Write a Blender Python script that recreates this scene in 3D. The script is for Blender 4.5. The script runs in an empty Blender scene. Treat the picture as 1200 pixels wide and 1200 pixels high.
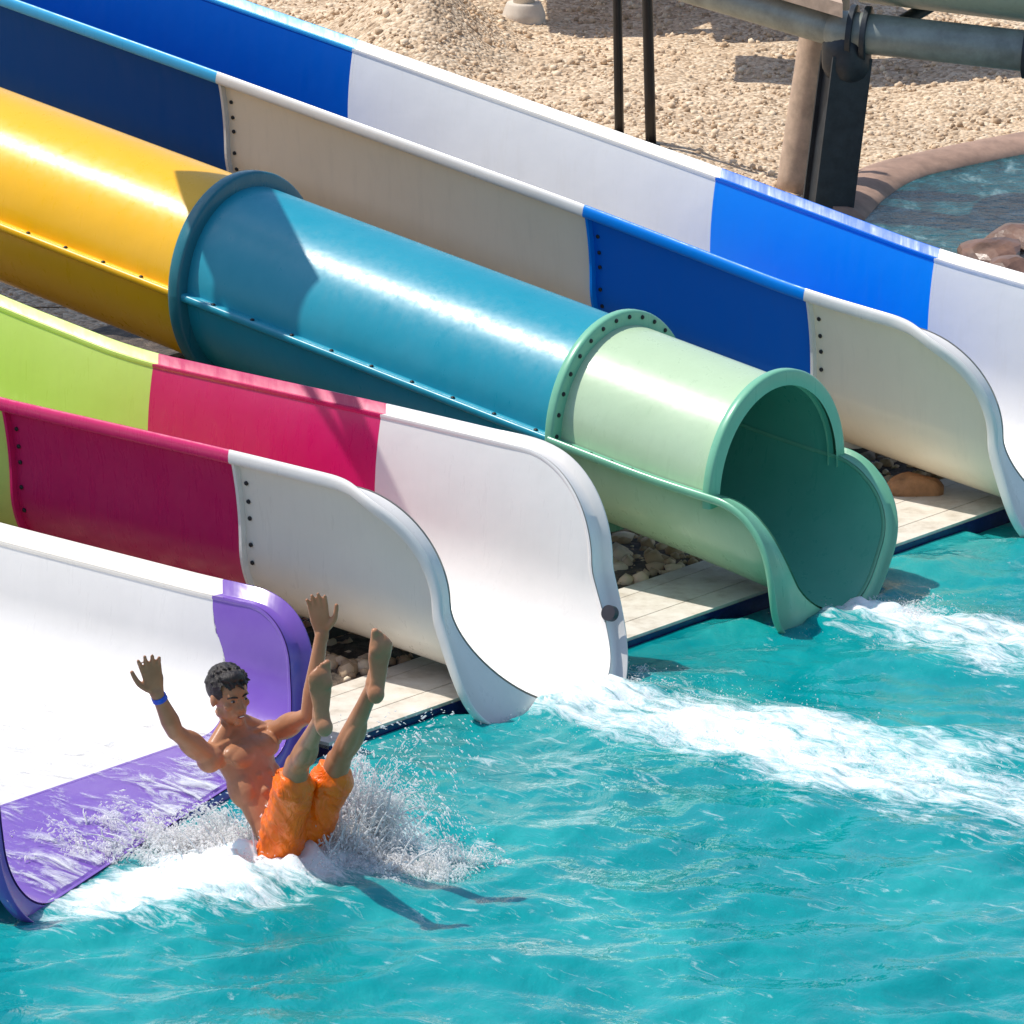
import bpy, bmesh, math, random, time
import numpy as np
from mathutils import Vector, Matrix
T0=time.time()
random.seed(7); rng=np.random.default_rng(7)
R=math.radians
scene=bpy.context.scene; COL=scene.collection
# ---------------------------------------------------------------- camera
PITCH=R(15); CD=30.0; FP=7500.0
CAM=Vector((0,-CD*math.cos(PITCH),CD*math.sin(PITCH)))
cd=bpy.data.cameras.new('camera'); cam=bpy.data.objects.new('camera',cd); COL.objects.link(cam)
cam.location=CAM; cam.rotation_euler=(math.pi/2-PITCH,0,0); cd.sensor_width=36; cd.lens=36*FP/1200
cd.clip_start=1; cd.clip_end=2000; scene.camera=cam
FW=Vector((0,math.cos(PITCH),-math.sin(PITCH))); UP=Vector((0,math.sin(PITCH),math.cos(PITCH))); RT=Vector((1,0,0))
def ray(px,py): return FW+RT*((px-600)/FP)+UP*((600-py)/FP)
def G(px,py,z=0.0):
    r=ray(px,py); return CAM+r*((z-CAM.z)/r.z)
def Q(px,py,y):
    r=ray(px,py); return CAM+r*((y-CAM.y)/r.y)
PHI=R(51.0); D=Vector((math.sin(PHI),-math.cos(PHI),0)); E=Vector((math.cos(PHI),math.sin(PHI),0)); Z=Vector((0,0,1))
def ST(s,t,z=0.0): return D*s+E*t+Z*z
# ---------------------------------------------------------------- helpers
def obj(name,me,parent=None,mat=None,smooth=True):
    o=bpy.data.objects.new(name,me); COL.objects.link(o)
    if mat: me.materials.append(mat)
    if smooth: me.polygons.foreach_set('use_smooth',[True]*len(me.polygons))
    if parent: par(o,parent)
    return o
def par(o,p):
    o.parent=p
    if p.parent is None: o.matrix_parent_inverse=Matrix.Translation(-p.location) if p.type=='EMPTY' else Matrix.Identity(4)
def mesh(verts,faces):
    me=bpy.data.meshes.new('mesh'); me.from_pydata([tuple(v) for v in verts],[],faces); me.update(); return me
def tag(o,label,cat,group=None,kind=None):
    if label: o['label']=label
    if cat: o['category']=cat
    if group: o['group']=group
    if kind: o['kind']=kind
    return o
def thing(name,label,cat,loc,group=None):
    o=bpy.data.objects.new(name,None); COL.objects.link(o); o.location=loc; o.empty_display_size=.1
    return tag(o,label,cat,group)
def grid(rows,closed=False,flip=False):
    n=len(rows[0]); V=[p for r in rows for p in r]; F=[]
    for i in range(len(rows)-1):
        for j in range(n if closed else n-1):
            k=(j+1)%n; f=(i*n+j,i*n+k,(i+1)*n+k,(i+1)*n+j); F.append(f[::-1] if flip else f)
    return V,F
class MB:
    def __init__(s): s.V=[]; s.F=[]
    def add(s,V,F):
        b=len(s.V); s.V+=[Vector(v) for v in V]; s.F+=[tuple(b+i for i in f) for f in F]; return s
    def mesh(s): return mesh(s.V,s.F)
def frame(d):
    d=d.normalized(); a=Vector((0,0,1)) if abs(d.z)<.9 else Vector((1,0,0))
    x=a.cross(d).normalized(); return x,d.cross(x),d
def limb(pts,rad,flat=None,n=14,sub=6,caps=True):
    """rounded tapered sweep; flat=(dir,factor) squashes the section along dir"""
    P=[Vector(p) for p in pts]; m=len(P); C=[];RR=[]
    for i in range(m-1):
        p0=P[max(i-1,0)];p1=P[i];p2=P[i+1];p3=P[min(i+2,m-1)]
        for k in range(sub+(1 if i==m-2 else 0)):
            u=k/sub
            C.append(.5*((2*p1)+(p2-p0)*u+(2*p0-5*p1+4*p2-p3)*u*u+(3*p1-p0-3*p2+p3)*u**3))
            RR.append(rad[i]*(1-u)+rad[i+1]*u)
    rows=[]; L=len(C)
    x,y,_=frame(C[1]-C[0])
    def ring(c,r,d):
        nonlocal x,y
        x=(x-d*x.dot(d)).normalized(); y=d.cross(x)
        out=[]
        for j in range(n):
            a=2*math.pi*j/n; o=(x*math.cos(a)+y*math.sin(a))*r
            if flat: f=flat[0]; o=o-f*(o.dot(f))*(1-flat[1])
            out.append(c+o)
        return out
    d0=(C[1]-C[0]).normalized(); d1=(C[-1]-C[-2]).normalized()
    if caps:
        for a in (85,60,35,15): rows.append(ring(C[0]-d0*RR[0]*math.sin(R(a)),RR[0]*math.cos(R(a)),d0))
    for i in range(L):
        d=(C[min(i+1,L-1)]-C[max(i-1,0)]).normalized(); rows.append(ring(C[i],RR[i],d))
    if caps:
        for a in (15,35,60,85): rows.append(ring(C[-1]+d1*RR[-1]*math.sin(R(a)),RR[-1]*math.cos(R(a)),d1))
    V,F=grid(rows,True); F.append(tuple(range(n))[::-1]); b=len(V)-n; F.append(tuple(range(b,b+n)))
    return V,F
def ell(c,ax,r,n=16,m=10):
    rows=[]
    for i in range(m+1):
        a=-math.pi/2+math.pi*(i+.02)/(m+.04)
        rows.append([Vector(c)+ax[0]*(r[0]*math.cos(a)*math.cos(2*math.pi*j/n))+ax[1]*(r[1]*math.cos(a)*math.sin(2*math.pi*j/n))+ax[2]*(r[2]*math.sin(a)) for j in range(n)])
    V,F=grid(rows,True); F.append(tuple(range(n))[::-1]); b=len(V)-n; F.append(tuple(range(b,b+n)))
    return V,F
def box(c,ax,h):
    V=[Vector(c)+ax[0]*(sx*h[0])+ax[1]*(sy*h[1])+ax[2]*(sz*h[2]) for sx in(-1,1) for sy in(-1,1) for sz in(-1,1)]
    F=[(0,1,3,2),(4,6,7,5),(0,4,5,1),(2,3,7,6),(0,2,6,4),(1,5,7,3)]
    return V,F
_tab={}
def vnoise(x,y,seed):
    if seed not in _tab: _tab[seed]=np.random.default_rng(seed).random((256,256))
    T=_tab[seed]
    xi=np.floor(x).astype(int); yi=np.floor(y).astype(int); fx=x-xi; fy=y-yi
    fx=fx*fx*(3-2*fx); fy=fy*fy*(3-2*fy)
    a=T[xi&255,yi&255];b=T[(xi+1)&255,yi&255];c=T[xi&255,(yi+1)&255];d=T[(xi+1)&255,(yi+1)&255]
    return (a*(1-fx)+b*fx)*(1-fy)+(c*(1-fx)+d*fx)*fy
def fbm(x,y,seed,oc=4):
    s=0;a=.5;t=0
    for i in range(oc):
        s=s+a*vnoise(x*2**i+13.1*i,y*2**i+7.7*i,seed+i); t+=a; a*=.5
    return s/t
# ---------------------------------------------------------------- materials
def newmat(name):
    m=bpy.data.materials.new(name); m.use_nodes=True; nt=m.node_tree
    return m,nt,nt.nodes['Principled BSDF']
def N(nt,t,**k):
    n=nt.nodes.new(t)
    for a,b in k.items(): setattr(n,a,b)
    return n
def pos(nt,scale=(1,1,1),rot=0):
    g=N(nt,'ShaderNodeNewGeometry'); mp=N(nt,'ShaderNodeMapping'); nt.links.new(g.outputs['Position'],mp.inputs[0])
    mp.inputs['Scale'].default_value=scale; mp.inputs['Rotation'].default_value=(0,0,rot); return mp.outputs[0]
def noise(nt,vec,scale,detail=4,rough=.6,dist=0):
    n=N(nt,'ShaderNodeTexNoise'); n.inputs['Scale'].default_value=scale; n.inputs['Detail'].default_value=detail
    n.inputs['Roughness'].default_value=rough; n.inputs['Distortion'].default_value=dist; nt.links.new(vec,n.inputs['Vector']); return n.outputs['Fac']
def ramp(nt,fac,stops):
    r=N(nt,'ShaderNodeValToRGB'); e=r.color_ramp.elements
    while len(e)<len(stops): e.new(.5)
    for i,(p,c) in enumerate(stops):
        e[i].position=p; e[i].color=(c[0],c[1],c[2],1) if not isinstance(c,(int,float)) else (c,c,c,1)
    nt.links.new(fac,r.inputs[0]); return r.outputs[0]
def bump(nt,h,strength,dist,b,prev=None):
    n=N(nt,'ShaderNodeBump'); n.inputs['Strength'].default_value=strength; n.inputs['Distance'].default_value=dist
    nt.links.new(h,n.inputs['Height'])
    if prev: nt.links.new(prev,n.inputs['Normal'])
    if b: nt.links.new(n.outputs[0],b.inputs['Normal'])
    return n.outputs[0]
def mixc(nt,f,a,b_):
    mx=N(nt,'ShaderNodeMix',data_type='RGBA'); nt.links.new(f,mx.inputs[0])
    for i,c in ((6,a),(7,b_)):
        if isinstance(c,tuple): mx.inputs[i].default_value=(c[0],c[1],c[2],1)
        else: nt.links.new(c,mx.inputs[i])
    return mx.outputs[2]
def plastic(name,c,rough=.28,fade=.10,dirt=.12,coat=.15,spec=.4,inside=None):
    m,nt,b=newmat(name)
    v=pos(nt,(1,1,1)); n1=noise(nt,v,2.2,5,.65)
    def two(c): return ramp(nt,n1,[(.3,tuple(x*(1-fade) for x in c)),(.7,tuple(min(1,x+(1-x)*fade*.6) for x in c))])
    base=two(c)
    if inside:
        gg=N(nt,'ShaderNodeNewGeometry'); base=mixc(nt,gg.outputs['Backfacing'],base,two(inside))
    v2=pos(nt,(14,14,1.6)); n2=noise(nt,v2,1.5,4,.7)
    st=ramp(nt,n2,[(.52,0.0),(.78,dirt)])
    nt.links.new(mixc(nt,st,base,(c[0]*.5+.03,c[1]*.5+.025,c[2]*.5+.02)),b.inputs['Base Color'])
    nt.links.new(ramp(nt,n2,[(.3,rough*.8),(.8,min(1,rough*1.5))]),b.inputs['Roughness'])
    b.inputs['Specular IOR Level'].default_value=spec
    b.inputs['Coat Weight'].default_value=coat; b.inputs['Coat Roughness'].default_value=.15
    bump(nt,noise(nt,v,5,3,.5),.12,.03,b)
    return m
def flat(name,c,rough=.5,metal=0,var=.2,scale=12,bs=.2):
    m,nt,b=newmat(name); v=pos(nt); n1=noise(nt,v,scale,5,.65)
    nt.links.new(ramp(nt,n1,[(.3,tuple(x*(1-var) for x in c)),(.7,tuple(min(1,x*(1+var)) for x in c))]),b.inputs['Base Color'])
    b.inputs['Roughness'].default_value=rough; b.inputs['Metallic'].default_value=metal
    if bs: bump(nt,n1,bs,.01,b)
    return m
WHITE=plastic('white_gelcoat',(.85,.80,.71),.3,.05,.08,inside=(.80,.775,.74))  # outside tinted warmer than inside: bounce light put into the colour
WHITE_BOUNCE=plastic('white_gelcoat_bounce',(.95,.83,.64),.35,.05,.12,inside=(.76,.745,.72))  # white gelcoat too; warm outside is bounce light painted into the colour
MAG=plastic('magenta_gelcoat',(.56,.006,.115),.28,.03,.06,inside=(.64,.006,.13)); LIME=plastic('lime_gelcoat',(.58,.75,.16),.3,.05,.08)  # magenta outside darker than inside: shade on outer wall put into colour
PUR=plastic('purple_gelcoat',(.19,.085,.46),.2,.06,.08); YEL=plastic('yellow_gelcoat',(.96,.50,.003),.3,.03,.1)
TUR=plastic('turquoise_gelcoat',(.003,.30,.42),.33,.04,.1,.05,.45); DTUR=plastic('dark_turquoise_gelcoat',(.004,.15,.20),.3,.04)
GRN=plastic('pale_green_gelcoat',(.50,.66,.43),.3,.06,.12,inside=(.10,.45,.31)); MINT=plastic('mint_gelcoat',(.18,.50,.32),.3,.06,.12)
BLU=plastic('blue_gelcoat',(.0,.15,.66),.35,.0,.05,0,.25,inside=(.0,.23,.82)); NAVY=plastic('navy_gelcoat',(.0,.075,.32),.45,.0,.0,0,.1,inside=(.0,.085,.42)); CYAN=plastic('light_blue_gelcoat',(.04,.42,.78),.3,.04,.1,0,.3)  # blue, navy: lit inner and shaded outer walls painted as two tones
BOLT=flat('bolt_black',(.02,.02,.022),.5,.3,bs=0); STEEL=flat('dark_steel',(.05,.055,.06),.45,.6)
# ---------------------------------------------------------------- slides
def sec_pts(tn,tf,rc,draft,zr,zf,r):
    H=zr-zf; k=min(1,H/rc); rz=rc*k; wall=max(0,H-rz)
    a=(tf-tn)/2; tc=(tf+tn)/2; ai=a-draft*wall
    L=[H-wall*(i/20)**1.7 for i in range(20)] if wall>1e-4 else []
    W=[(-(ai+draft*(h-rz)**2/max(wall,1e-4)),h) for h in L]
    A=[(-ai+rc-rc*math.cos(math.pi/2*i/22),rz-rz*math.sin(math.pi/2*i/22)) for i in range(23)]
    half=W+A; out=[(tc+x,h) for x,h in half]
    fl=ai-rc
    if fl>.02:
        for i in range(1,8): out.append((tc-fl+2*fl*i/8,0))
        out+=[(tc-x,h) for x,h in half[::-1]]
    else: out+=[(tc-x,h) for x,h in half[::-1][1:]]
    return out
class Flume:
    def __init__(s,tn,tf,rim,floor,rc,draft=.12,sc=1.45,r=.4,se=2.15,skew=0):
        s.tn,s.tf,s.rim,s.floor,s.rc,s.draft,s.sc,s.r,s.se,s.skew=tn,tf,rim,floor,rc,draft,sc,r,se,skew
    def zr(s,x): return sum(np.interp(x+o,[p[0] for p in s.rim],[p[1] for p in s.rim]) for o in(-.2,-.1,0,.1,.2))/5
    def zf(s,x): return sum(np.interp(x+o,[p[0] for p in s.floor],[p[1] for p in s.floor]) for o in(-.2,-.1,0,.1,.2))/5
    def pts(s,x): return sec_pts(s.tn,s.tf,s.rc,s.draft,float(s.zr(x)),float(s.zf(x)),s.r)
    def P(s,x,j):
        q=s.pts(x)[j]; return ST(x,q[0],float(s.zf(x))+q[1])
    def send(s,j):
        x=s.sc
        for _ in range(6):
            q=s.pts(x); H=max(p[1] for p in q); t,h=q[j]; r=min(s.r,H*.95)
            if h>H-r: xn=s.sc+r*math.sqrt(max(0,1-((h-(H-r))/r)**2))
            else: xn=s.sc+r+(s.se-s.sc-r)*((H-r-h)/max(1e-3,H-r))**1.6
            x=.5*x+.5*(xn+s.skew*(t-s.tn)/(s.tf-s.tn))
        return xn+s.skew*(t-s.tn)/(s.tf-s.tn)
    def rows(s,s0,s1,exit=False,bend=0):
        n=len(s.pts(s0)); rows=[]; st=[0]*n
        if bend:
            q=s.pts(s0); H=max(p[1] for p in q); st=[bend*(1-min(1,p[1]/H))**1.5 for p in q]
        if not exit:
            m=max(2,int((s1-s0)/.08)+1)
            for i in range(m+1):
                x=s0+(s1-s0)*i/m; zf=float(s.zf(x))
                rows.append([s.P(x+st[j]*i/m,j) if bend else ST(x,q[0],zf+q[1]) for j,q in enumerate(s.pts(x))])
        else:
            ends=[s.send(j) for j in range(n)]
            for i in range(23):
                f=i/22; rows.append([s.P(s0+st[j]+f*(ends[j]-s0-st[j]),j) for j in range(n)])
        return rows
def prof(w,lip): return [(-.004,-.016),(-.006,-.006),(-.002,.003),(.008,.008),(.02,.011),(w*.55,.012),(w-.014,.010),(w-.004,.004),(w,-.006),(w,-lip*.6),(w-.005,-lip),(w-.014,-lip),(w-.014,-.010),(.004,-.014)]
def rim_strip(mb,line,w,lip):
    V,F=grid([[p+n*a-b*c for a,c in prof(w,lip)] for p,n,b in line]); mb.add(V,F)
def edge_frames(pts,norms,flip=1):
    out=[]
    for i,p in enumerate(pts):
        t=(pts[min(i+1,len(pts)-1)]-pts[max(i-1,0)]).normalized(); n=norms[i]; n=(n-t*n.dot(t)).normalized()
        out.append((p,n,n.cross(t)*flip))
    return out
def smooth_seq(a,k):
    a=np.asarray(a,float)
    if a.ndim==1: return np.convolve(np.pad(a,k,mode='edge'),np.ones(2*k+1)/(2*k+1),'valid')
    return np.stack([smooth_seq(a[:,i],k) for i in range(a.shape[1])],1)
bolt_me=None
def bolt(p,n,parent):
    global bolt_me
    if bolt_me is None:
        V,F=ell((0,0,0),[Vector((1,0,0)),Vector((0,1,0)),Z],(.011,.011,.008),8,5); bolt_me=mesh(V,F); bolt_me.materials.append(BOLT)
    o=bpy.data.objects.new('bolt',bolt_me); COL.objects.link(o); par(o,parent)
    o.location=p; o.rotation_euler=n.to_track_quat('Z','Y').to_euler(); return o
def build_flume(root,fl,secs,w=.048,lip=.055,we=.1,skirt=False,bend=0):
    out=[]
    for i,(s0,s1,m,rm,lab,bs) in enumerate(secs):
        ex=(i==len(secs)-1)
        rows=fl.rows(s0,s1,ex,bend if (ex or i==len(secs)-2) else 0)
        a,b,c=rows[0][2],rows[0][3],rows[1][2]; nn_=(b-a).cross(c-a); flip=nn_.dot(-E)<0
        V,F=grid(rows,False,flip); o=obj('flume_section',mesh(V,F),root,m); o['label']=lab
        mb=MB(); n=len(rows[0])
        if not ex:
            for side in (0,n-1):
                pts=[r[side] for r in rows]; nn=[(-E if side==0 else E)]*len(pts)
                rim_strip(mb,edge_frames(pts,nn,1 if side==0 else -1),w,lip)
        else:
            pts=[r[0] for r in rows]; nn=[-E]*len(pts); last=rows[-1]; wx_=[w]*len(pts)
            for j in range(1,n):
                q=fl.pts(fl.send(j)); q0=q[max(j-1,0)]; q1=q[min(j+1,n-1)]
                dt,dh=q1[0]-q0[0],q1[1]-q0[1]; l=math.hypot(dt,dh); nv=E*(dh/l)+Z*(-dt/l); nn.append(nv); pts.append(last[j])
                ca,sa=abs(dh/l),abs(dt/l); W=we
                if skirt and j<n//2: W=min((fl.rc+we)/max(ca,sa)-fl.rc,.24)
                wx_.append(W)
            for r_ in rows[::-1][1:]: pts.append(r_[-1]); nn.append(E); wx_.append(w)
            P_=np.array([tuple(p) for p in pts]); L_=np.concatenate([[0],np.cumsum(np.linalg.norm(np.diff(P_,axis=0),axis=1))]); m_=int(L_[-1]/.018); U=np.linspace(0,L_[-1],m_)
            P2=np.stack([np.interp(U,L_,P_[:,k]) for k in range(3)],1); N_=np.array([tuple(v) for v in nn]); N2=np.stack([np.interp(U,L_,N_[:,k]) for k in range(3)],1); W2=np.interp(U,L_,wx_)
            N2=smooth_seq(smooth_seq(N2,4),3); W2=smooth_seq(smooth_seq(W2,5),4)
            lf=edge_frames([Vector(p) for p in P2],[Vector(v).normalized() for v in N2],1)
            B2=smooth_seq(np.array([tuple(b) for _,_,b in lf]),3)
            mb.add(*grid([[p+nv*a-Vector(b)*c for a,c in prof(float(W),lip)] for (p,nv,_),b,W in zip(lf,B2,W2)]))
        ro=obj('rim',mb.mesh(),o,rm)
        if rm is CYAN: ro['label']='light blue rim'
        jr=[]; q=fl.pts(s0)
        for j in range(n):
            a,b=q[max(j-1,0)],q[min(j+1,n-1)]; dt,dh=b[0]-a[0],b[1]-a[1]; l=math.hypot(dt,dh) or 1
            nv=E*(dh/l)+Z*(-dt/l); p=rows[0][j]
            jr.append([p+D*.001,p+nv*.03+D*.001,p+nv*.03+D*.016,p+D*.016])
        if i>0: obj('joint_rib',mesh(*grid(jr)),o,m,False)
        if bs:
            for hh in (.10,.18,.26,.36,.46):
                js=[j for j in range(n//2)]; H=fl.zr(s0)-fl.zf(s0)
                j=min(js,key=lambda j:abs(q[j][1]-(H-hh)))
                a,b=q[max(j-1,0)],q[j+1]; dt,dh=b[0]-a[0],b[1]-a[1]; l=math.hypot(dt,dh); nv=E*(dh/l)+Z*(-dt/l)
                bolt(ST(s0+.045,q[j][0],float(fl.zf(s0))+q[j][1])+nv*.004,nv,o)
        out.append(o)
    return out
def support(root,s,t,z0,z1,w):
    z1=float(z1)
    for sg in(-1,1):
        obj('support_leg',MB().add(*limb([ST(s,t+w*sg,z0),ST(s,t+w*sg,z1)],[.03,.03],caps=False,n=10)).mesh(),root,STEEL)
    obj('support_beam',MB().add(*box(ST(s,t,z1-.03),(E,D,Z),(w+.08,.03,.03))).mesh(),root,STEEL,False)
fB=Flume(-2.76,-1.80,[(-6,1.75),(-3,1.32),(-1.52,1.06),(-.75,.945),(.7,.925),(1.6,.90),(3,.88)],[(-6,1.0),(-3,.58),(-1.5,.32),(-.7,.2),(.8,.17),(1.5,.11),(1.85,.07),(2.15,.03),(3,.02)],.38,.12,1.42,.42,2.16,.09)
rB=thing('water_slide','open water slide with lime, magenta and white sections, ending in the splash at centre','water slide',ST(2,-2.3,0))
sB=build_flume(rB,fB,[(-5.0,-.62,LIME,LIME,'lime green section',False),(-.62,.72,MAG,MAG,'magenta section',True),(.72,2.1,WHITE,WHITE,'white end section',True)],skirt=True)
q=fB.pts(2.03); n=len(q); j=min(range(n//2,n),key=lambda j:abs(q[j][1]-.24)); dt,dh=q[j+1][0]-q[j-1][0],q[j+1][1]-q[j-1][1]; l=math.hypot(dt,dh); inn=-(E*(dh/l)+Z*(-dt/l))
bp=ST(2.06,q[j][0],float(fB.zf(2.06))+q[j][1])+inn*.016; u1=D; u2=inn.cross(D).normalized()
V=[bp]+[bp+u1*(.036*math.cos(2*math.pi*i/28))+u2*(.034*math.sin(2*math.pi*i/28)) for i in range(28)]+[bp-inn*.03+u1*(.036*math.cos(2*math.pi*i/28))+u2*(.034*math.sin(2*math.pi*i/28)) for i in range(28)]
obj('round_badge',mesh(V,[(0,i+1,(i+1)%28+1) for i in range(28)]+[(i+1,i+29,(i+1)%28+29,(i+1)%28+1) for i in range(28)]),sB[-1],flat('badge_dark',(.03,.03,.04),.4,bs=0),False)
fD=Flume(1.05,2.06,[(-7,2.2),(-2.74,1.56),(-.4,1.20),(.92,.975),(1.7,.90),(3,.86)],[(-7,1.45),(-2.74,.82),(-.4,.46),(.92,.2),(1.6,.10),(1.85,.07),(2.2,.03),(3,.02)],.40,.12,1.58,.42,2.30,.05)
rD=thing('water_slide','open water slide with alternating blue and white sections, farthest behind the tube slide','water slide',ST(2,1.5,0))
build_flume(rD,fD,[(-6.5,-2.72,NAVY,CYAN,'dark blue section with light blue rim',False),(-2.72,-.38,WHITE_BOUNCE,WHITE,'long white section',True),(-.38,.94,BLU,BLU,'bright blue section',True),(.94,2.1,WHITE_BOUNCE,WHITE,'white end section',True)],skirt=True)
fA=Flume(-5.92,-3.52,[(-5,1.0),(-2,.68),(0,.60),(1.3,.57),(1.6,.58),(2.2,.70),(3,.74)],[(-5,.45),(-2,.18),(0,.12),(1.3,.10),(2.0,.06),(2.4,.0),(3,-.02)],.28,.10,2.03,.25,2.36,-.60)
rA=thing('water_slide','wide white water slide with a purple end, right behind the person','water slide',ST(2,-4.6,0))
build_flume(rA,fA,[(-4.5,1.26,WHITE,WHITE,'white section',False),(1.26,2.1,PUR,PUR,'purple end section',False)],.075,.07,.09,False,.20)
AX=lambda s: .68-.152*(s-.97)
RC=.445; TC=-.435
def circ(s,a,r,t0=TC): return ST(s,t0-r*math.cos(a),AX(s)+r*math.sin(a))
rC=thing('tube_slide','closed tube water slide in yellow, turquoise and pale green with a round opening','water slide',ST(2,TC,0))
def tube(s0,s1,m,lab,a0=0,a1=2*math.pi):
    n=64; full=a1-a0>6; k=max(2,int((s1-s0)/.15)); rows=[]
    for i in range(k+1):
        s=s0+(s1-s0)*i/k
        rows.append([circ(s,a0+(a1-a0)*j/(n if full else n-1),RC) for j in range(n)])
    a,b,c=rows[0][16],rows[0][17],rows[1][16]; flip=(b-a).cross(c-a).dot(a-ST(s0,TC,AX(s0)))<0
    o=obj('tube_section',mesh(*grid(rows,full,flip)),rC,m); o['label']=lab; return o
def ringf(s,r0,r1,th,m,a0=0,a1=2*math.pi,parent=None,name='ring_flange'):
    n=72; full=a1-a0>6; rows=[]
    for j in range(n):
        a=a0+(a1-a0)*j/(n if full else n-1); rr=.012
        pf=[(s-th/2,r0),(s-th/2,r1-rr),(s-th/2+rr*.4,r1-rr*.3),(s-th/2+rr,r1),(s+th/2-rr,r1),(s+th/2-rr*.4,r1-rr*.3),(s+th/2,r1-rr),(s+th/2,r0)]
        rows.append([ST(x,TC-r*math.cos(a),AX(s)+r*math.sin(a)) for x,r in pf])
    if full: rows.append(rows[0])
    return obj(name,mesh(*grid(rows)),parent,m)
def seam(s0,s1,m,parent,w=.045,name='seam_flange'):
    for sg in (-1,1):
        rows=[]
        for i in range(15):
            s=s0+(s1-s0)*i/14; z=AX(s)
            rows.append([ST(s,TC+sg*r,z+dz) for r,dz in((RC-.005,.018),(RC+w-.006,.018),(RC+w,.01),(RC+w,-.01),(RC+w-.006,-.018),(RC-.005,-.018))])
        obj(name,mesh(*grid(rows)),parent,m)
ty=tube(-6,-1.27,YEL,'yellow section'); tt=tube(-1.27,.97,TUR,'turquoise section'); tg=tube(.97,1.85,GRN,'pale green upper half',0,math.pi)
seam(-6,-1.3,YEL,ty); seam(-1.25,.95,TUR,tt)
ringf(-1.27,RC-.01,RC+.065,.07,DTUR,parent=tt); ringf(.97,RC-.01,RC+.065,.05,MINT,parent=tg)
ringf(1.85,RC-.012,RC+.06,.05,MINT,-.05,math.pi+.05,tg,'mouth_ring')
for i in range(11): bolt(ST(-1.5-.24*i,TC-RC-.026,AX(-1.5-.24*i)+.02),Z,ty)
for i in range(9): bolt(ST(-1.05+.24*i,TC-RC-.026,AX(-1.05+.24*i)+.02),Z,tt)
for i in range(14):
    a=R(-20+150*i/13); bolt(ST(.97+.027,TC-(RC+.035)*math.cos(a),AX(.97)+(RC+.035)*math.sin(a)),D,tg)
fC=Flume(TC-RC,TC+RC,[(-3,AX(-3)),(1.6,AX(1.6)),(3,AX(2.3))],[(-3,AX(-3)-RC),(1.6,AX(1.6)-RC),(2.25,.02),(3,.0)],RC-.001,0,1.92,.32,2.28,-.08)
GRL=plastic('green_lower_gelcoat',(.36,.58,.36),.3,.08,.12,inside=(.10,.45,.31))
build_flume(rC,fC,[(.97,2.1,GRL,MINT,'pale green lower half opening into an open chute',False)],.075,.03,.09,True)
for i in range(7):
    s=1.08+.115*i; bolt(ST(s,TC-RC-.04,AX(s)+.016),Z,rC.children[-1])
for root,fl,t,w in ((rB,fB,-2.28,.28),(rD,fD,1.55,.28),(rA,fA,-4.6,.8)):
    for s in (.9,-.5,-2.2): support(root,s,t,-.02,fl.zf(s)-.012,w)
for s in (.5,-1.6,-3.4): support(rC,s,TC,-.02,AX(s)-RC-.01,.2)
print('slides',time.time()-T0)
# ---------------------------------------------------------------- ground, deck, pool
GR=[(0,(.38,.26,.16)),(.3,(.62,.45,.29)),(.7,(.78,.59,.40)),(1,(.86,.71,.52))]
m_g,nt,b=newmat('gravel_ground'); v=pos(nt)
vo=N(nt,'ShaderNodeTexVoronoi'); vo.inputs['Scale'].default_value=38; nt.links.new(v,vo.inputs['Vector'])
sep=N(nt,'ShaderNodeSeparateColor'); nt.links.new(vo.outputs['Color'],sep.inputs[0])
cr=ramp(nt,sep.outputs[0],GR); big=ramp(nt,noise(nt,v,.7,4),[(.35,.78),(.65,1.0)])
mm=N(nt,'ShaderNodeMix',data_type='RGBA',blend_type='MULTIPLY'); mm.inputs[0].default_value=1; nt.links.new(cr,mm.inputs[6]); nt.links.new(big,mm.inputs[7])
nt.links.new(mm.outputs[2],b.inputs['Base Color']); b.inputs['Roughness'].default_value=.9
inv=ramp(nt,vo.outputs['Distance'],[(0,1.0),(.7,0.0)]); p1=bump(nt,inv,.8,.015,None); bump(nt,noise(nt,v,60,3),.4,.01,b,p1)
mb=MB()
def rect(s0,s1,t0,t1,z): mb.add([ST(s0,t0,z),ST(s1,t0,z),ST(s1,t1,z),ST(s0,t1,z)],[(0,1,2,3)])
rect(-600,1.3,-600,600,0.0); rect(1.3,40,18,600,0.0); rect(1.3,40,-600,-60,0.0); rect(40,600,-600,600,0.0)
tag(obj('ground',mb.mesh(),None,m_g,False),None,None,None,'structure')
cl=[G(975,262),G(1000,236),G(1040,212),G(1100,196),G(1200,176),G(1350,150),G(1600,120)]
pts=cl+[G(1700,420),G(1000,420)]
def in_stream(x,y):
    ins=np.zeros(np.shape(x),bool); n=len(pts)
    for i in range(n):
        a,c=pts[i],pts[(i+1)%n]; cond=((a.y>y)!=(c.y>y))&(x<(c.x-a.x)*(y-a.y)/(c.y-a.y+1e-9)+a.x); ins^=cond
    return ins
bx0,bx1,by0,by1=-5.0,7.0,4.2,16.0
def bank_h(x,y):
    e=np.clip((x-bx0)*1.2,0,1)*np.clip((bx1-x)*1.2,0,1)*np.clip((y-by0-.3)*.9,0,1)*np.clip((by1-y)*1.2,0,1)
    h=.22*fbm(x*.55+3,y*.4,11,4)+.45*np.exp(-(((x+.60)/.42)**2+((y-11.1)/.9)**2))
    st=np.clip(1-np.clip((x-1.1)*1.5,0,1)*np.clip((9.6-y)*1.0,0,1),0,1)
    return .006+e*h*st
gx=np.linspace(bx0,bx1,240); gy=np.linspace(by0,by1,240); GX,GY=np.meshgrid(gx,gy,indexing='ij'); GH=bank_h(GX,GY)+.06*(fbm(GX*4,GY*4,15,4)-.5)*np.clip(bank_h(GX,GY)*10,0,1)
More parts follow.
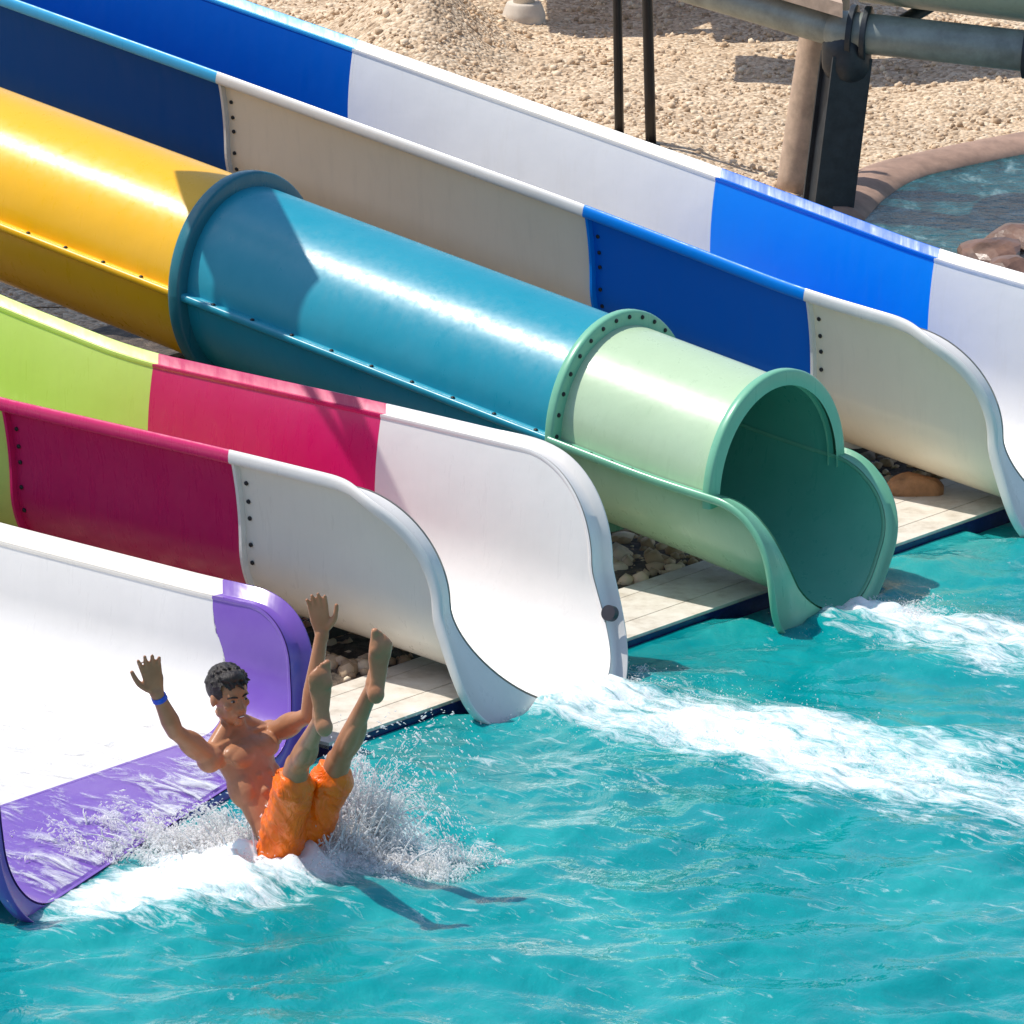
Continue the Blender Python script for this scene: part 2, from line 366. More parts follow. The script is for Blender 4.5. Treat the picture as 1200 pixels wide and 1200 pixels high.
tag(obj('gravel_bank',mesh(*grid([[Vector((gx[i],gy[j],GH[i,j])) for j in range(240)] for i in range(240)])),None,m_g),None,None,None,'structure')
m_dk,nt,b=newmat('wet_soil'); v=pos(nt)
nt.links.new(ramp(nt,noise(nt,v,14,6,.7),[(.35,(.04,.032,.025)),(.55,(.16,.12,.09)),(.75,(.36,.27,.19))]),b.inputs['Base Color']); b.inputs['Roughness'].default_value=.7
bump(nt,noise(nt,v,20,6,.7),1,.05,b)
sN,tN=90,260
S=np.linspace(-4,1.34,sN); T=np.linspace(-9,4,tN); SS,TT=np.meshgrid(S,T,indexing='ij')
hh=.012+.05*fbm(SS*6,TT*6,3,5)*np.clip((1.34-SS)*5,0,1)*np.clip((SS+4)*3,0,1)*np.clip((4-TT)*3,0,1)
tag(obj('soil_strip',mesh(*grid([[ST(S[i],T[j],hh[i,j]) for j in range(tN)] for i in range(sN)])),None,m_dk),None,None,None,'structure')
m_deck,nt,b=newmat('pale_deck_slab'); v=pos(nt)
nt.links.new(ramp(nt,noise(nt,v,7,6,.7),[(.3,(.52,.45,.36)),(.5,(.72,.66,.57)),(.7,(.82,.78,.70))]),b.inputs['Base Color']); b.inputs['Roughness'].default_value=.55; bump(nt,noise(nt,v,40,4),.2,.008,b)
m_tile=flat('navy_tile',(.014,.02,.12),.25,0,.3,20)
dk=obj('pool_deck',MB().add(*box(ST(1.565,5.3,-.21),(D,E,Z),(.265,8.75,.24))).mesh(),None,m_tile,False); tag(dk,None,None,None,'structure')
for a,c in ((1.31,1.405),(1.41,1.66),(1.666,1.826)):
    o=obj('deck_slab',MB().add(*box(ST((a+c)/2,5.3,.03),(D,E,Z),((c-a)/2,8.75,.014))).mesh(),dk,m_deck,False); o.matrix_parent_inverse=Matrix.Identity(4)
# ---------------------------------------------------------------- pool water
fs=np.arange(1.835,7.2,.02); fs=np.concatenate([fs,[7.5,8,9,11,15,25,40]]); ft=np.arange(-8.2,3.4,.02); ft=np.concatenate([[-60,-40,-20,-14,-11,-9.5,-8.7],ft,[3.6,4,5,7,12,18]])
SS,TT=np.meshgrid(fs,ft,indexing='ij'); X=D.x*SS+E.x*TT; Y=D.y*SS+E.y*TT
Hh=np.zeros_like(X); wr=np.random.default_rng(5)
wx=X+.35*fbm(X*1.2,Y*.8,50,3); wy=Y+.6*fbm(X*1.1,Y*.7,60,3)
for i in range(54):
    lam=.20*(7**wr.random()); th=wr.normal(math.pi/2+.2,.45); k=2*math.pi/lam
    amp=.0050*lam**.95*wr.uniform(.4,1.1)
    ph=wr.uniform(0,6.28); s_=np.sin(k*(wx*math.cos(th)+wy*math.sin(th))+ph); Hh+=amp*(1-np.abs(s_)**.9)*1.3 if i%3==0 else amp*s_
Hh+=.026*(fbm(X*2.2,Y*2.0,77,4)-.5)+.004*(fbm(X*9,Y*6,78,3)-.5)
def wake(tc,s0,w0,gr,top,fade):
    tw=TT-tc+.35*(fbm(SS*1.3,TT*2.5,90,3)-.5)*np.clip(SS-s0,0,2)
    w=w0+gr*np.clip(SS-s0,0,9); e=np.exp(-(np.abs(tw)/w)**2.6*1.15)
    return top*e*np.clip((SS-s0+.15)*5,0,1)*np.exp(-np.clip(SS-s0,0,9)/fade)
wB=wake(-2.25,2.0,.35,.075,1.05,6.0); wC=wake(-.42,2.15,.29,.075,.88,5.5); wD=wake(1.55,2.1,.4,.1,.9,4)
def blob(s,t,rs,rt,a): return a*np.exp(-(((SS-s)/rs)**2+((TT-t)/rt)**2))
bl=blob(2.66,-4.85,.34,.66,1.15)+blob(2.45,-5.35,.22,.42,.7)+blob(2.85,-4.35,.35,.30,.4)
F=np.maximum.reduce([wB,wC,wD,bl])*(.30+1.4*fbm(SS*2.8,TT*8,31,5))
lane=blob(3.6,-4.2,1.5,1.2,.14)+blob(2.7,-3.1,.5,.3,.22)
F=np.maximum(F,lane*(.4+.9*fbm(SS*2,TT*5,33,4)))
lump=fbm(SS*7,TT*13,40,5)
Hh+=np.clip(F,0,1.2)*(.012+.09*(lump-.38))
Hh+=blob(2.25,-2.25,.22,.34,.06)*(.1+1.3*lump)+blob(2.4,-.42,.22,.3,.035)*(.1+1.3*lump)+blob(2.70,-4.85,.20,.55,.09)*(1.8*lump-.3)
Hh*=np.clip((SS-1.83)*6,.15,1)
for fl in (fA,fB,fC,fD):
    ex=fl.se+fl.skew*np.clip((TT-fl.tn)/(fl.tf-fl.tn),0,1)
    k=np.clip((ex-SS-.01)*14,0,1)*np.clip((TT-fl.tn-.02)*12,0,1)*np.clip((fl.tf-.02-TT)*12,0,1)
    Hh=Hh*(1-k)-.04*k
Hh=np.where((SS>7.15)|(TT<-8.1)|(TT>3.35),0,Hh)
ns,nt_=X.shape
V=np.stack([X,Y,Hh],-1).reshape(-1,3); idx=np.arange(ns*nt_).reshape(ns,nt_)
Fc=np.stack([idx[:-1,:-1],idx[1:,:-1],idx[1:,1:],idx[:-1,1:]],-1).reshape(-1,4)
me=bpy.data.meshes.new('water'); me.from_pydata(V.tolist(),[],Fc.tolist()); me.update()
at=me.attributes.new('foam','FLOAT','POINT'); at.data.foreach_set('value',F.reshape(-1).astype(np.float32))
at=me.attributes.new('flow','FLOAT_VECTOR','POINT'); at.data.foreach_set('vector',np.stack([SS*.85,TT*2.4,Hh*2],-1).reshape(-1).astype(np.float32))
m_w,nt,b=newmat('pool_water'); v=pos(nt)
n1=noise(nt,pos(nt,(1.0,.45,1)),1.5,6,.6,.5)
colr=ramp(nt,n1,[(.25,(.0,.19,.215)),(.5,(.002,.275,.29)),(.75,(.03,.40,.39))])
af=N(nt,'ShaderNodeAttribute',attribute_name='foam'); fv=N(nt,'ShaderNodeAttribute',attribute_name='flow')
n2=noise(nt,fv.outputs['Vector'],6.5,8,.78,.8)
ma=N(nt,'ShaderNodeMath',operation='MULTIPLY_ADD'); nt.links.new(n2,ma.inputs[0]); ma.inputs[1].default_value=2.5; ma.inputs[2].default_value=-1.25
ad=N(nt,'ShaderNodeMath',operation='ADD'); nt.links.new(ma.outputs[0],ad.inputs[0]); nt.links.new(af.outputs['Fac'],ad.inputs[1])
ff=ramp(nt,ad.outputs[0],[(.26,0.0),(.52,.40),(.92,1.0)])
nt.links.new(mixc(nt,ff,colr,(.84,.91,.92)),b.inputs['Base Color']); nt.links.new(ramp(nt,ff,[(0,.06),(1,.5)]),b.inputs['Roughness']); b.inputs['IOR'].default_value=1.33
b.inputs['Subsurface Weight'].default_value=.35; b.inputs['Subsurface Radius'].default_value=(.3,1,1); b.inputs['Subsurface Scale'].default_value=.12
p1=bump(nt,noise(nt,pos(nt,(1,.5,1)),5,4,.58,.4),.42,.045,None); p2=bump(nt,noise(nt,v,28,3,.6),.12,.01,None,p1); nt.links.new(p2,b.inputs['Normal'])
tag(obj('pool_water',me,None,m_w),None,None,None,'structure')
print('water',time.time()-T0)
# ---------------------------------------------------------------- spray
m_sp=bpy.data.materials.new('white_spray'); m_sp.use_nodes=True; nt=m_sp.node_tree; nt.nodes.clear()
out=N(nt,'ShaderNodeOutputMaterial'); df=N(nt,'ShaderNodeBsdfDiffuse'); tr=N(nt,'ShaderNodeBsdfTranslucent'); gl=N(nt,'ShaderNodeBsdfTransparent'); m1=N(nt,'ShaderNodeMixShader'); m2=N(nt,'ShaderNodeMixShader')
df.inputs[0].default_value=(1,1,1,1); tr.inputs[0].default_value=(1,1,1,1); m1.inputs[0].default_value=.5; m2.inputs[0].default_value=.35
nt.links.new(df.outputs[0],m1.inputs[1]); nt.links.new(tr.outputs[0],m1.inputs[2]); nt.links.new(m1.outputs[0],m2.inputs[1]); nt.links.new(gl.outputs[0],m2.inputs[2]); nt.links.new(m2.outputs[0],out.inputs[0])
OCV=np.array([(1,0,0),(-1,0,0),(0,1,0),(0,-1,0),(0,0,1),(0,0,-1)],float); OCF=np.array([(0,2,4),(2,1,4),(1,3,4),(3,0,4),(2,0,5),(1,2,5),(3,1,5),(0,3,5)])
_t=(1+5**.5)/2
ICV=np.array([(-1,_t,0),(1,_t,0),(-1,-_t,0),(1,-_t,0),(0,-1,_t),(0,1,_t),(0,-1,-_t),(0,1,-_t),(_t,0,-1),(_t,0,1),(-_t,0,-1),(-_t,0,1)])/math.sqrt(1+_t*_t)
ICF=np.array([(0,11,5),(0,5,1),(0,1,7),(0,7,10),(0,10,11),(1,5,9),(5,11,4),(11,10,2),(10,7,6),(7,1,8),(3,9,4),(3,4,2),(3,2,6),(3,6,8),(3,8,9),(4,9,5),(2,4,11),(6,2,10),(8,6,7),(9,8,1)])
def blobs(P,Rr,dirs=None,st=None,jit=.0,low=False):
    IV,IF=(OCV,OCF) if low else (ICV,ICF); m=len(IV)
    n=len(P); base=np.repeat(IV[None],n,0)
    if jit: base=base*(1+rng.normal(0,jit,(n,m,1)))
    base=base*np.asarray(Rr)[:,None,None]
    if dirs is not None:
        dd=np.einsum('nij,nj->ni',base,dirs)[...,None]*dirs[:,None,:]; base=base+dd*(np.asarray(st)[:,None,None]-1)
    V=(base+np.asarray(P)[:,None,:]).reshape(-1,3); Fa=(IF[None]+m*np.arange(n)[:,None,None]).reshape(-1,3)
    return V,Fa
def npmesh(parts):
    VV=[];FF=[];b=0
    for V,Fa in parts: VV.append(V);FF.append(Fa+b); b+=len(V)
    V=np.concatenate(VV).astype(np.float32); Fa=np.concatenate(FF).astype(np.int32)
    me=bpy.data.meshes.new('m'); me.vertices.add(len(V)); me.vertices.foreach_set('co',V.reshape(-1)); me.loops.add(len(Fa)*3); me.loops.foreach_set('vertex_index',Fa.reshape(-1))
    me.polygons.add(len(Fa)); me.polygons.foreach_set('loop_start',np.arange(0,len(Fa)*3,3,dtype=np.int32)); me.update(calc_edges=True); return me
def spray(n,c,spread,vdir,vs,tmax,rmin,rmax,seed,strand=34,sv=1.0):
    r=np.random.default_rng(seed); c=np.array(c)
    sid=r.integers(0,strand,n); so=r.normal(0,1,(strand,3))*np.array(spread)
    p0=c+so[sid]+r.normal(0,1,(n,3))*.022; p0[:,2]=np.abs(p0[:,2])*.3+.01
    sv_=np.array(vdir)[None]*r.uniform(.45,1.1,(strand,1))+r.normal(0,1,(strand,3))*vs*sv
    v=sv_[sid]*r.uniform(.30,1.0,(n,1))+r.normal(0,1,(n,3))*vs*.22
    tau=r.random((n,1))**.9*tmax; P=p0+v*tau; P[:,2]-=4.9*(tau[:,0]**2); vv=v.copy(); vv[:,2]-=9.8*tau[:,0]
    ok=P[:,2]>0.0; P=P[ok]; vv=vv[ok]; nn=len(P)
    rad=rmin+(rmax-rmin)*r.random(nn)**5
    d=vv/np.linalg.norm(vv,axis=1)[:,None]; return blobs(P,rad,d,r.uniform(1.0,4.5,nn),0,True)
pc=G(338,1010,0)
def wpt(s,t,z=0): q=ST(s,t,z); return (q.x,q.y,q.z)
a_,b_=.0018,.0062
parts=[spray(36000,(pc.x+.14,pc.y+.05,0),(.12,.08,.03),(.30,.05,2.0),.42,.42,a_,b_,1,34),
       spray(24000,(pc.x-.30,pc.y+.12,0),(.20,.10,.03),(-.45,.05,1.6),.42,.34,a_,b_,2,36),
       spray(30000,(pc.x+.24,pc.y+.08,0),(.08,.06,.03),(.40,.1,2.9),.32,.50,a_,.0055,3,28),
       spray(30000,(pc.x-.05,pc.y-.10,0),(.36,.06,.02),(0,-.15,1.0),.34,.24,a_,b_,4,70),
       spray(16000,(pc.x+.42,pc.y-.10,0),(.16,.10,.02),(.4,-.1,.9),.36,.26,a_,b_,18,44),
       spray(14000,(pc.x-.60,pc.y+.10,0),(.22,.08,.02),(-.25,-.1,1.0),.32,.26,a_,b_,8,40)]
# churned tongues of white water thrown up round the hips
rr=random.Random(12); TG=MB()
def ga(s): return max(-2.2,min(2.2,rr.gauss(0,1)))*s
def tongue(c,v,T,r0):
    p=[c+v*(T*k/4)-Z*(4.9*(T*k/4)**2) for k in range(5)]; rd=[r0*(1-.19*k)*rr.uniform(.7,1.25) for k in range(5)]
    TG.add(*limb([q_+Vector((ga(.004),ga(.004),ga(.004))) for q_ in p],rd,n=6,sub=2,caps=False))
for i in range(300):
    c=Vector((pc.x+.06+ga(.17),pc.y+.04+ga(.09),-.01)); o_=Vector((c.x-pc.x,(c.y-pc.y),0))
    tongue(c,o_*rr.uniform(1.0,3.0)+Vector((ga(.25),ga(.2),rr.uniform(.8,2.1))),rr.uniform(.10,.20),rr.uniform(.003,.010))
for i in range(200):
    c=Vector((pc.x-.35+ga(.22),pc.y+.06+ga(.10),-.01))
    tongue(c,Vector((-.4+ga(.4),ga(.3),rr.uniform(.6,1.6))),rr.uniform(.10,.18),rr.uniform(.003,.009))
for i in range(110):
    c=Vector((pc.x+.24+ga(.07),pc.y+.06+ga(.06),-.01))
    tongue(c,Vector((.45+ga(.3),.1+ga(.2),rr.uniform(1.6,2.9))),rr.uniform(.14,.26),rr.uniform(.002,.007))
tme=TG.mesh()
m_ch,nt,b=newmat('churned_water'); b.inputs['Base Color'].default_value=(.93,.96,.97,1); b.inputs['Roughness'].default_value=.25; b.inputs['Transmission Weight'].default_value=.25; b.inputs['IOR'].default_value=1.33
bump(nt,noise(nt,pos(nt),70,4,.7),.8,.01,b)
tag(obj('churned_water',tme,None,m_ch),'tongues of churned white water thrown up around the hips of the person','splash',None,'stuff')
r=np.random.default_rng(9)
o=obj('splash_spray',npmesh(parts),None,m_sp); tag(o,'white splash and flying drops around the person at the foot of the purple slide','splash',None,'stuff')
parts=[spray(16000,wpt(2.18,-2.2),(.2,.2,.02),(.6,-.45,.55),.28,.24,a_,.005,5,50)]
n=9000; ss=2.05+np.abs(r.normal(0,1.1,n)); tt=-2.22+r.normal(0,.20,n)
P=np.array([wpt(a,c_,.015) for a,c_ in zip(ss,tt)]); P[:,2]+=np.abs(r.normal(0,.022,n)); parts.append(blobs(P,.0014+.003*r.random(n)**3,None,None,.2,True))
o=obj('splash_spray',npmesh(parts),None,m_sp); tag(o,'white spray flying off the wake below the white slide mouth','splash',None,'stuff')
parts=[spray(8000,wpt(2.36,-.42),(.15,.17,.02),(.6,-.45,.4),.24,.20,a_,.005,6,36)]
n=5000; ss=2.3+np.abs(r.normal(0,.8,n)); tt=-.42+r.normal(0,.18,n)
P=np.array([wpt(a,c_,.01) for a,c_ in zip(ss,tt)]); P[:,2]+=np.abs(r.normal(0,.015,n)); parts.append(blobs(P,.0014+.003*r.random(n)**3,None,None,.2,True))
o=obj('splash_spray',npmesh(parts),None,m_sp); tag(o,'white spray on the wake below the green tube opening','splash',None,'stuff')
# film of foamy water running down the wide slide floor, clear where the noise is low
U_,TV=np.meshgrid(np.linspace(0,1,200),np.linspace(-5.60,-3.78,120),indexing='ij')
EX=fA.se+fA.skew*(TV-fA.tn)/(fA.tf-fA.tn)-.01; XS=-2.5+U_*(EX+2.5)
ZF=fA.zf(XS)+.006+.012*vnoise(XS*9,TV*14,5)*np.clip(XS-.9,0,1)
VX=D.x*XS+E.x*TV; VY=D.y*XS+E.y*TV
V=np.stack([VX,VY,ZF],-1).reshape(-1,3); idx=np.arange(V.shape[0]).reshape(U_.shape); Fc=np.stack([idx[:-1,:-1],idx[1:,:-1],idx[1:,1:],idx[:-1,1:]],-1).reshape(-1,4)
me=bpy.data.meshes.new('film'); me.from_pydata(V.tolist(),[],Fc.tolist()); me.update()
at=me.attributes.new('foam','FLOAT','POINT'); at.data.foreach_set('value',np.clip((XS-(EX-.45))/.4,0,1).reshape(-1).astype(np.float32)); at=me.attributes.new('flow','FLOAT_VECTOR','POINT'); at.data.foreach_set('vector',np.stack([XS*1.0,TV*2.6,XS*0],-1).reshape(-1).astype(np.float32))
m_f,nt,b=newmat('foam_film'); af=N(nt,'ShaderNodeAttribute',attribute_name='foam'); fv=N(nt,'ShaderNodeAttribute',attribute_name='flow')
n2=noise(nt,fv.outputs['Vector'],4.2,8,.76,.8); ad=N(nt,'ShaderNodeMath',operation='MULTIPLY_ADD'); nt.links.new(af.outputs['Fac'],ad.inputs[0]); ad.inputs[1].default_value=.10; nt.links.new(n2,ad.inputs[2])
nt.links.new(ramp(nt,ad.outputs[0],[(.53,.0),(.62,.45),(.74,1.0)]),b.inputs['Alpha']); b.inputs['Base Color'].default_value=(.88,.92,.95,1); b.inputs['Roughness'].default_value=.2
bump(nt,n2,.7,.03,b)
tag(obj('running_water',me,None,m_f),'foamy film of water running down the floor of the wide white slide','running water',None,'stuff')
# ---------------------------------------------------------------- gravel stones
n=17000; xs=r.uniform(-2.8,4.6,n); ys=r.uniform(4.4,14.5,n); k=~in_stream(xs,ys); xs=xs[k];ys=ys[k]; n=len(xs)
P=np.stack([xs,ys,bank_h(xs,ys)+r.uniform(-.006,.006,n)],-1)
m_st,nt,b=newmat('pebbles'); gi=N(nt,'ShaderNodeNewGeometry')
nt.links.new(ramp(nt,gi.outputs['Random Per Island'],GR),b.inputs['Base Color']); b.inputs['Roughness'].default_value=.85
tag(obj('gravel',npmesh([blobs(P,.008+.018*r.random(n)**3,None,None,.16)]),None,m_st,False),'loose beige gravel stones','gravel',None,'stuff')
n=5000; ss=r.uniform(-.8,1.28,n); tt=r.uniform(-4.2,3.0,n); P=np.array([wpt(a,c_,.03) for a,c_ in zip(ss,tt)])
tag(obj('rubble',npmesh([blobs(P,.010+.045*r.random(n)**3,None,None,.2)]),None,m_st,False),'loose stone rubble on the soil under the slides','rubble',None,'stuff')
print('stones',time.time()-T0)
# ---------------------------------------------------------------- stream at the top right
m_c=flat('brown_kerb',(.36,.23,.17),.7,0,.25,8,.5)
V,F_=limb(cl,[.2]*len(cl),(Z,.5),n=16,sub=8,caps=False)
tag(obj('stream_kerb',mesh(V,F_),None,m_c),'curved brown kerb around the small stream at top right','kerb')
m_r,nt,b=newmat('stream_water'); v=pos(nt)
nt.links.new(ramp(nt,noise(nt,pos(nt,(1,.5,1)),7,6,.7,.5),[(.38,(.003,.04,.05)),(.55,(.01,.11,.13)),(.72,(.25,.4,.42))]),b.inputs['Base Color']); b.inputs['Roughness'].default_value=.1; bump(nt,noise(nt,v,8,5),.7,.05,b)
tag(obj('stream_water',mesh([(p.x,p.y,.03) for p in pts],[tuple(range(len(pts)))]),None,m_r,False),None,None,None,'structure')
def rock(c,rx,ry,rz,seed,mat,label,group):
    bm=bmesh.new(); bmesh.ops.create_icosphere(bm,subdivisions=3,radius=1); rr=random.Random(seed)
    pl=[(Vector((rr.gauss(0,1),rr.gauss(0,1),rr.gauss(0,1))).normalized(),rr.uniform(.6,.9)) for _ in range(9)]
    for v in bm.verts:
        for nn,dd in pl:
            k=v.co.dot(nn)
            if k>dd: v.co-=nn*(k-dd)
        v.co*=1+rr.uniform(-.02,.02); v.co=Vector((v.co.x*rx,v.co.y*ry,v.co.z*rz))
    me=bpy.data.meshes.new('rock'); bm.to_mesh(me); bm.free(); o=obj('rock',me,None,mat,False); o.location=c; tag(o,label,'rock',group)
m_rk=flat('brown_rock',(.42,.20,.09),.7,0,.4,9,.6); m_rk2=flat('wet_rock',(.18,.10,.07),.35,0,.5,7,.6)
rock(G(1072,574,.06),.14,.1,.09,1,m_rk,'orange brown rock on the soil between the green tube mouth and the far white slide',None)
for i,(px,py,a) in enumerate(((1165,300,.22),(1195,285,.25),(1190,322,.2))): rock(G(px,py,.02),a,a*1.2,a*.5,10+i,m_rk2,'wet brown rock in the stream at the right edge','wet rocks in the stream')
def on_bank(px,py):
    p=G(px,py)
    for _ in range(6): p=G(px,py,float(bank_h(p.x,p.y)))
    return p
m_rk3=flat('pale_concrete',(.66,.58,.48),.8,0,.15,9,.3)
p=on_bank(614,24); rt=thing('post_footing','pale round concrete footing on the gravel at the top edge','footing',p)
obj('footing_base',MB().add(*limb([p-Z*.05,p+Z*.04,p+Z*.12],[.14,.14,.11],caps=False,n=24)).mesh(),rt,m_rk3)
obj('footing_post',MB().add(*limb([p+Z*.1,p+Z*2.2],[.07,.07],caps=False,n=20)).mesh(),rt,m_rk3)
def post(px0,py0,lean,h,r_,mat,label):
    b0=on_bank(px0,py0); rt=thing('post',label,'post',b0)
    obj('pole',MB().add(*limb([b0-Z*.02,b0+Vector((lean*h,0,h))],[r_,r_],caps=False,n=18)).mesh(),rt,mat)
    obj('base_plate',MB().add(*limb([b0-Z*.02,b0+Z*.02],[r_*1.7,r_*1.7],caps=False,n=18)).mesh(),rt,mat)
BLK=flat('black_paint',(.018,.017,.018),.35,.2,.2)
post(726,162,-.02,2.6,.028,BLK,'thin black post on the gravel, left one of two')
post(763,172,-.03,2.6,.032,BLK,'thin black post on the gravel, right one of two')
TAN=flat('tan_concrete',(.52,.38,.28),.8,0,.25,10,.4); GS=flat('grey_green_pipe',(.28,.31,.28),.4,.2,.3,6,.1); DST=flat('dark_post_paint',(.035,.042,.05),.45,.3,.3)
b0=G(930,228); rt=thing('leaning_pillar','thick tan pillar leaning beside the dark steel column','pillar',b0)
t0=Q(965,5,b0.y); obj('pillar_shaft',MB().add(*limb([b0-Z*.02,t0,t0+(t0-b0)*.3],[.11,.11,.11],caps=False,n=20)).mesh(),rt,TAN)
obj('pillar_cap',MB().add(*limb([t0-Z*.02,t0+Z*.05],[.15,.15],caps=False,n=20)).mesh(),rt,TAN)
b0=G(968,258); y0=b0.y; rt=thing('pipe_frame','dark steel column carrying a grey green horizontal pipe, top right','pipe frame',b0)
t0=Q(992,66,y0); cdir=(t0-b0).normalized(); cx=Vector((1,.35,0)); cx=(cx-cdir*cx.dot(cdir)).normalized(); cy=cdir.cross(cx)
obj('column',MB().add(*box((b0+t0)/2,(cx,cy,cdir),(.095,.08,(t0-b0).length/2+.02))).mesh(),rt,DST,False)
for sg in(-1,1): obj('column_plate',MB().add(*box((b0+t0)/2+cy*(.085*sg),(cx,cy,cdir),(.12,.008,(t0-b0).length/2+.01))).mesh(),rt,DST,False)
obj('column_flange',MB().add(*limb([t0-Z*.03,t0+Z*.05],[.14,.14],caps=True,n=20)).mesh(),rt,DST)
t1=Q(985,36,y0); t2=Q(1260,66,y0-.3); V,F_=limb([t1,t2],[.115,.115],caps=True,n=24); obj('horizontal_pipe',mesh(V,F_),rt,GS)
dd=(t2-t1).normalized()
for f in (.05,.11,.80): cc=t1+(t2-t1)*f; obj('pipe_flange',MB().add(*limb([cc-dd*.015,cc+dd*.015],[.155,.155],caps=False,n=28)).mesh(),rt,DST)
t3=Q(790,-22,y0+.6); V,F_=limb([t1,t3],[.10,.10],n=18); obj('side_pipe',mesh(V,F_),rt,GS)
obj('brace',MB().add(*limb([t0+Z*.02,Q(1120,-10,y0+.5)],[.04,.04],caps=False,n=10)).mesh(),rt,DST)
obj('flat_beam',MB().add(*box((t1+t3)/2+Z*.15,((t3-t1).normalized(),Vector((0,1,0)),Z),((t3-t1).length/2,.2,.04))).mesh(),rt,TAN,False)
a=Q(1010,0,y0+.3); c_=Q(1320,38,y0+.1); dd=(c_-a).normalized(); side=dd.cross(Z).normalized()
rows=[]
for i in range(12):
    p=a+(c_-a)*(i/11); rows.append([p+side*(.55*math.cos(q_))+Z*(.40-.40*math.sin(q_)) for q_ in [math.pi*k/16 for k in range(17)]])
rt2=thing('raised_chute','underside of a raised pale green chute above the grey pipe','water slide',a); obj('chute_shell',mesh(*grid(rows)),rt2,plastic('pale_chute',(.46,.54,.42),.4,.1,.4))
WD=flat('shadow_panel_timber',(.3,.22,.15),.7,0,.25,10,.3)
rt=thing('raised_shadow_deck','added timber panels on legs, unseen beyond the top edge, casting shadows on the gravel','shadow caster',Vector((4.6,11.2,0)))  # added out of view; panels shaped to throw shadow bands on the gravel
def panel(rt,poly,z,h=.05,name='shadow_deck_panel'):
    n=len(poly); V=[(x,y,z) for x,y in poly]+[(x,y,z+h) for x,y in poly]; F=[tuple(range(n))[::-1],tuple(range(n,2*n))]+[(i,(i+1)%n,(i+1)%n+n,i+n) for i in range(n)]
    obj(name,mesh(V,F),rt,WD,False)
panel(rt,[(-.5,11.7),(.1,11.6),(.75,12.1),(.5,13.9),(-.5,13.9)],1.5); panel(rt,[(.7,10.2),(2.0,9.95),(4.3,9.7),(4.3,10.35),(2.4,10.6),(.75,10.9)],1.35); panel(rt,[(.6,11.4),(1.9,11.1),(1.9,12.2),(1.4,13.8),(.6,13.8)],1.42)
for x,y in ((-.3,13.8),(1.3,13.75),(4.2,9.9),(4.2,10.2)):
    obj('shadow_deck_leg',MB().add(*limb([Vector((x,y,0)),Vector((x,y,1.36))],[.05,.05],caps=False,n=10)).mesh(),rt,WD)
rt=thing('overhead_shadow_frame','added panels on steel bars, unseen beyond the top left edge, casting shadows on the slides','gantry',Vector((-3.7,.4,0)))  # added out of view to shade the turquoise tube and magenta wall
panel(rt,[(-2.70,.1),(-2.18,.12),(-2.30,.95),(-2.70,.95)],3.6,.04,'shadow_frame_panel'); panel(rt,[(-2.28,-1.75),(-2.10,-1.75),(-2.08,-1.15),(-2.16,-1.05)],3.6,.04,'shadow_frame_panel')
for a,c in (((-3.7,.4,0),(-3.7,.4,3.62)),((-3.7,.4,3.58),(-2.6,.4,3.58)),((-2.65,.1,3.58),(-2.15,-1.5,3.58))):
    obj('shadow_frame_bar',MB().add(*limb([Vector(a),Vector(c)],[.02,.02],caps=False,n=10)).mesh(),rt,STEEL)
# ---------------------------------------------------------------- person
def remesh(mb,vox,it=6,fac=.5):
    o=bpy.data.objects.new('tmp',mb.mesh()); COL.objects.link(o)
    m=o.modifiers.new('r','REMESH'); m.mode='VOXEL'; m.voxel_size=vox; m.use_smooth_shade=True
    s=o.modifiers.new('s','SMOOTH'); s.iterations=it; s.factor=fac
    dg=bpy.context.evaluated_depsgraph_get(); dg.update(); me=bpy.data.meshes.new_from_object(o.evaluated_get(dg)); bpy.data.objects.remove(o); return me
m_sk,nt,b=newmat('tanned_wet_skin'); v=pos(nt)
nt.links.new(ramp(nt,noise(nt,v,9,4,.55),[(.3,(.37,.16,.078)),(.7,(.50,.235,.125))]),b.inputs['Base Color']); b.inputs['Roughness'].default_value=.36; b.inputs['Specular IOR Level'].default_value=.28
bump(nt,noise(nt,v,90,3),.12,.004,b)
m_hair=flat('dark_hair',(.016,.010,.008),.45,0,.4,60,.8)
m_or,nt,b=newmat('orange_shorts'); v=pos(nt); nt.links.new(ramp(nt,noise(nt,v,14,5,.6),[(.3,(.95,.13,.0)),(.7,(1.0,.20,.0))]),b.inputs['Base Color']); b.inputs['Roughness'].default_value=.35; bump(nt,noise(nt,pos(nt,(1,1,.5)),20,3,.6,1.0),.8,.02,b)
yb=-5.30
pel=Q(338,996,yb); sp1=Q(317,960,yb+.06); sp2=Q(298,915,yb+.13); ch=Q(286,885,yb+.18); nb=Q(274,858,yb+.22); nk=Q(272,843,yb+.21); hc=Q(269,817,yb+.17)
shR=Q(247,888,yb+.07); elR=Q(205,857,yb-.06); wrR=Q(184,812,yb-.12)
shL=Q(315,861,yb+.31); elL=Q(362,838,yb+.14); wrL=Q(377,742,yb+.14)
hiR=Q(326,1000,yb-.05); knR=Q(348,898,yb-.27); anR=Q(376,842,yb-.60)
hiL=Q(356,990,yb+.05); knL=Q(397,892,yb-.16); anL=Q(438,803,yb-.34)
fdir=Vector((.62,-.76,.15)).normalized(); ldir=(shL-shR).normalized(); fdir=(fdir-ldir*fdir.dot(ldir)).normalized(); updir=(nb-pel).normalized(); fdir=(fdir-updir*fdir.dot(updir)).normalized()
B=MB()
B.add(*limb([pel,sp1,sp2,ch,ch+(nb-ch)*.55],[.112,.096,.114,.136,.10],(fdir,.66),n=24))
